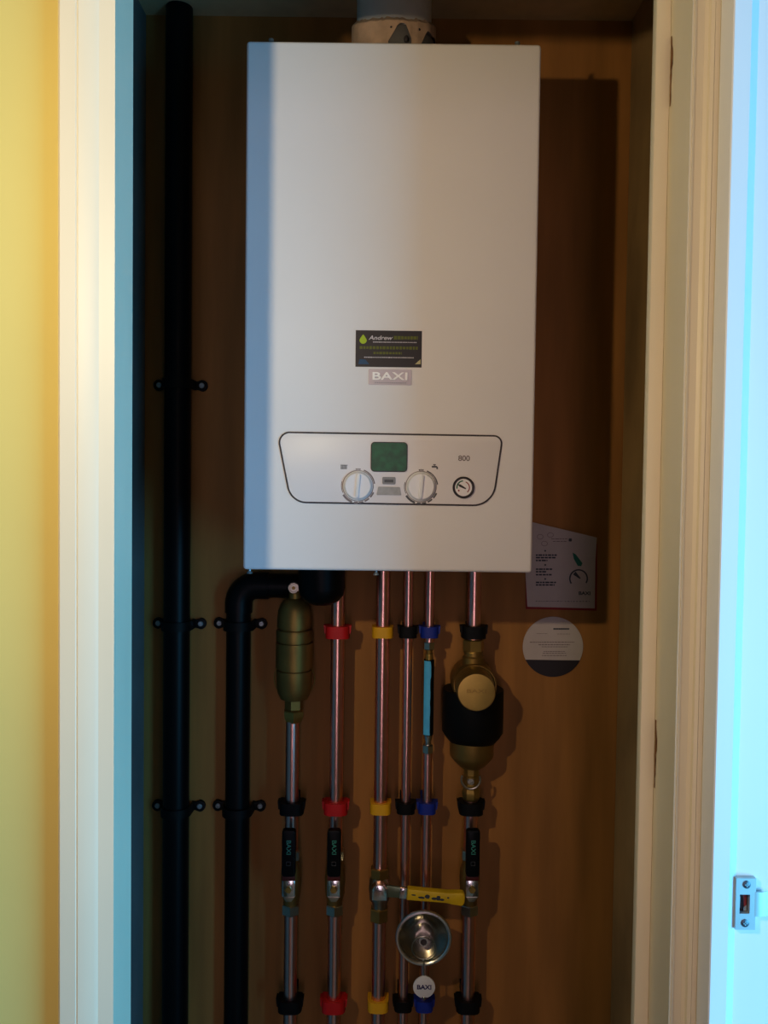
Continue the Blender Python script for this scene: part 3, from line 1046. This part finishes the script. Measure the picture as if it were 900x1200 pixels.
prism(b, [(p.x, p.z) for p in rc_], YW - .0002, YW - .002, 'xz')
obj('red_backing_card', b, 'redcard', lf)
yl = YL - .0003


def lrow(b, x0, x1, y, h, Y, gap=.8, wmin=2, wmax=5):
    x = x0
    while x < x1:
        w = min(random.uniform(wmin, wmax), x1 - x)
        pxbox(b, x, y - h / 2, x + w, y + h / 2, Y, .0002)
        x += w + gap


b = NB()
for y, x1 in ((650.5, 652.5), (653.5, 651), (656.8, 641.5), (667, 647), (670, 640), (673.5, 647), (682.5, 652), (685.5, 650)):
    lrow(b, 628, x1, y, 1.7, yl)
for y in (645.5, 662, 678.5):
    pxbox(b, 638, y - .9, 639.8, y + .9, yl, .0002, .0004)
pxbox(b, 666.5, 631, 670, 634.5, yl - .001, .0004, .0012)
lrow(b, 628, 660, 704.5, .6, yl, 1.6, 1, 2.5)
lrow(b, 662, 692, 704.8, .6, yl, 1.6, 1, 2.5)
obj('small_print', b, 'print', lf)
b = NB()
for dx, dy in ((0, 0), (12, -2), (5, 8)):
    c = at(633 + dx, 629 + dy, yl)
    band(b, [(c.x + .005 * math.cos(2 * PI * i / 16), c.z + .004 * math.sin(2 * PI * i / 16)) for i in range(16)], .0007, yl + .0002, yl - .0002)
c = at(633, 640, yl)
lrow(b, 646, 665, 631.5, .8, yl)
lrow(b, 648, 664, 634.5, .8, yl)
obj('faint_drawing', b, 'printgrey', lf)
b = NB()
c = at(678, 678, yl)
arcband(b, c.x, c.z, .0135, .0158, -30, 215, yl + .0002, yl - .0003, 24)
a0, a1 = at(673, 671.5, yl), at(680, 678, yl)
d_ = Vector((a1.x - a0.x, a1.z - a0.z)).normalized()
n_ = Vector((-d_.y, d_.x))
prism(b, [(a0.x + n_.x * .0032, a0.z + n_.y * .0032), (a1.x + n_.x * .0009, a1.z + n_.y * .0009), (a1.x - n_.x * .0009, a1.z - n_.y * .0009), (a0.x - n_.x * .0032, a0.z - n_.y * .0032)], yl + .0002, yl - .0004, 'xz')
obj('gauge_drawing', b, 'print', lf)
b = NB()
q = [at(*p, yl) for p in ((671, 647.5), (675, 650), (682.5, 660), (681, 663.5), (677, 663), (672.5, 655))]
prism(b, [(p.x, p.z) for p in q], yl + .0002, yl - .0003, 'xz')
obj('green_marker', b, 'printgreen', lf)
b = NB()
c = at(685, 695.2, yl)
letters(b, 'BAXI', c.x, c.z, yl, .0058, .0002, .03, width=.0195)
obj('lettering', b, 'print', lf)

rd = thing('round_card', 'round white card with a black lower edge, on the board under the leaflet', 'card', tuple(at(648, 794, YW)))
yc = YW - .002
c = at(648, 758, yc)
Rr = 35.6 * yc / F
b = NB()
lathe(b, [(Rr, -.0005), (Rr, .0018)], (c.x, YW, c.z), 'y', 64)
obj('card', b, 'paper', rd)
zcut = at(648, 773.5, yc).z - c.z
a1_ = math.asin(zcut / Rr)
ang = [PI - a1_ + (PI + 2 * a1_) * i / 30 for i in range(31)]
ys_ = YW - .0018
b = NB()
prism(b, [(c.x + Rr * 1.002 * math.cos(a), c.z + Rr * 1.002 * math.sin(a)) for a in ang], YW - .0004, ys_ - .0003, 'xz')
obj('black_segment', b, 'stick', rd)
b = NB()
for y, x0, x1, h in ((752.5, 621, 673, 1.0), (755.5, 631, 668, 1.0), (758, 635, 665, .8), (763.5, 637, 662, .8), (765.5, 636, 664, .8), (768.2, 635, 664, .9), (742.5, 629, 642, .5), (743, 653, 668, .5)):
    lrow(b, x0, x1, y, h, ys_, .7, 1.5, 3.5)
obj('small_print', b, 'printgrey', rd)
b = NB()
lrow(b, 648.5, 667, 737, 1.8, ys_, .2, 1.5, 2.5)
obj('heading_print', b, 'print', rd)

# ------------------------------------------------------------------ latch keeps
kp = thing('strike_plate', 'pale metal strike plate with lip on the blue-lit door jamb at right', 'strike plate', tuple(at(873, 1090, YP)))
YK = YP
YP = YJ + .0032
c = at(873, 1058.5, YP)
hw, hh = 11.8 * YP / F, 31 * YP / F
hx0, hx1 = c.x - 7.2 * YP / F, c.x + 4.8 * YP / F
hz0, hz1 = c.z - 11.5 * YP / F, c.z + 11.5 * YP / F
o4 = [(c.x - hw, c.z - hh), (c.x + hw, c.z - hh), (c.x + hw, c.z + hh), (c.x - hw, c.z + hh)]
i4 = [(hx0, hz0), (hx1, hz0), (hx1, hz1), (hx0, hz1)]
b = NB()
y0, y1 = YK + .0003, YP - .0017
vo0 = [b.verts.new((p[0], y0, p[1])) for p in o4]
vo1 = [b.verts.new((p[0], y1, p[1])) for p in o4]
vi0 = [b.verts.new((p[0], y0, p[1])) for p in i4]
vi1 = [b.verts.new((p[0], y1, p[1])) for p in i4]
for i in range(4):
    j = (i + 1) % 4
    b.faces.new((vo1[i], vo1[j], vi1[j], vi1[i]))
    b.faces.new((vo0[i], vi0[i], vi0[j], vo0[j]))
    b.faces.new((vo0[i], vo0[j], vo1[j], vo1[i]))
    b.faces.new((vi0[i], vi1[i], vi1[j], vi0[j]))
pl_ = obj('plate', b, 'keep', kp)
b = NB()
lx0 = c.x + hw - .001
pp = [(lx0, YP - .0017), (lx0 + .006, YP - .0022), (lx0 + .010, YP - .0008), (lx0 + .0125, YP - .0001), (lx0 + .0095, YP - .00005), (lx0, YP - .00005)]
prism(b, pp, c.z - .0108, c.z + .0108)
obj('lip', b, 'keep', kp)
b = NB()
box(b, hx0 - .0004, hx1 + .0004, YK - .0006, YK + .0004, hz0 - .0004, hz1 + .0004)
rcs = obj('recess', b, 'recess', kp)
YR = YK
b = NB()
prism(b, [(hx0 + .0042, hz1 - .001), (hx1 - .001, hz1 - .002), (hx1 - .001, hz0 + .0055), (hx1 - .003, hz0 + .004), (hx0 + .005, hz1 - .006)], YR - .0005, YR - .0010, 'xz')
obj('paint_smear', b, 'rust', rcs)
b = NB()
prism(b, [(hx0 + .0002, hz0 + .003), (hx0 + .0022, hz0 + .003), (hx0 + .0022, hz1 - .004), (hx0 + .0002, hz1 - .004)], YR - .0005, YR - .0009, 'xz')
prism(b, [(hx1 - .0035, hz0 + .0004), (hx1 - .0008, hz0 + .0004), (hx1 - .0008, hz0 + .0055), (hx1 - .003, hz0 + .0045)], YR - .0005, YR - .0009, 'xz')
obj('bare_metal', b, 'keep', rcs)
for px, py in ((874, 1035.5), (872, 1080.5)):
    q = at(px, py, YP)
    s_ = obj('screw', lathe(NB(), [(.0034, .0012), (.0034, .0022), (.0026, .0026), (0, .0026)], (q.x, YP, q.z), 'y', 20), mat('dark_screw', (.12, .14, .16), .4, .7), kp)
    b = NB()
    box(b, q.x - .0018, q.x + .0018, YP - .0029, YP - .0024, q.z - .0005, q.z + .0005)
    box(b, q.x - .0005, q.x + .0005, YP - .0029, YP - .0024, q.z - .0018, q.z + .0018)
    obj('cross_slot', b, 'steel', s_)

lk = thing('latch_keep', 'small dark metal latch keep let into the left door frame edge', 'latch keep', tuple(at(125, 1038, .769)))
p0, p1 = at(121.6, 1010, .7685), at(126.6, 1038, .7685)
b = NB()
box(b, -.2475, -.2435, .7664, .7692, p1.z, p0.z)
obj('slot', b, 'recess', lk)
b = NB()
box(b, -.2482, -.2470, .7656, .7690, p1.z - .0004, p0.z + .0004)
box(b, -.2482, -.2432, .7656, .7690, p0.z - .0002, p0.z + .0008)
box(b, -.2482, -.2432, .7656, .7690, p1.z - .0008, p1.z + .0002)
obj('plate_edge', b, 'brassd', lk)

# ------------------------------------------------------------------ light
LAMP = Vector((-.39, .17, 1.71))


def light(name, kind, loc, energy, col, size=.1, target=None, size_y=None, spread=None):
    d = bpy.data.lights.new(name, kind)
    d.energy = energy
    d.color = col
    if kind == 'AREA':
        d.size = size
        if size_y:
            d.shape = 'RECTANGLE'
            d.size_y = size_y
        if spread:
            d.spread = spread
    else:
        d.shadow_soft_size = size
    o = bpy.data.objects.new(name, d)
    C.objects.link(o)
    o.location = loc
    if target is not None:
        o.rotation_euler = (Vector(target) - Vector(loc)).to_track_quat('-Z', 'Y').to_euler()
    return o


light('hall_lamp', 'POINT', LAMP, 11.5, (1.0, .79, .48), .012)
light('room_daylight', 'AREA', (1.45, -.30, .95), 40.0, (.13, .57, 1.0), 1.0, (.0, .9, 1.15), 1.1)
light('hall_fill', 'AREA', (.02, -1.1, 1.25), 4.2, (1.0, .76, .92), .22, (0, 1.3, 1.2), 1.7)  # added fill behind the camera, for the bright streaks on the pipes
w = bpy.data.worlds.new('world')
sc.world = w
w.use_nodes = True
bg = w.node_tree.nodes['Background']
bg.inputs['Color'].default_value = (.6, .55, .5, 1)
bg.inputs['Strength'].default_value = .006
sc.view_settings.view_transform = 'Standard'
sc.view_settings.look = 'None'
sc.view_settings.exposure = .32
sc.view_settings.use_curve_mapping = True
cm = sc.view_settings.curve_mapping
cc = cm.curves[3]
for px_, py_ in ((.03, .021), (.15, .135), (.5, .52)):
    cc.points.new(px_, py_)
cm.update()
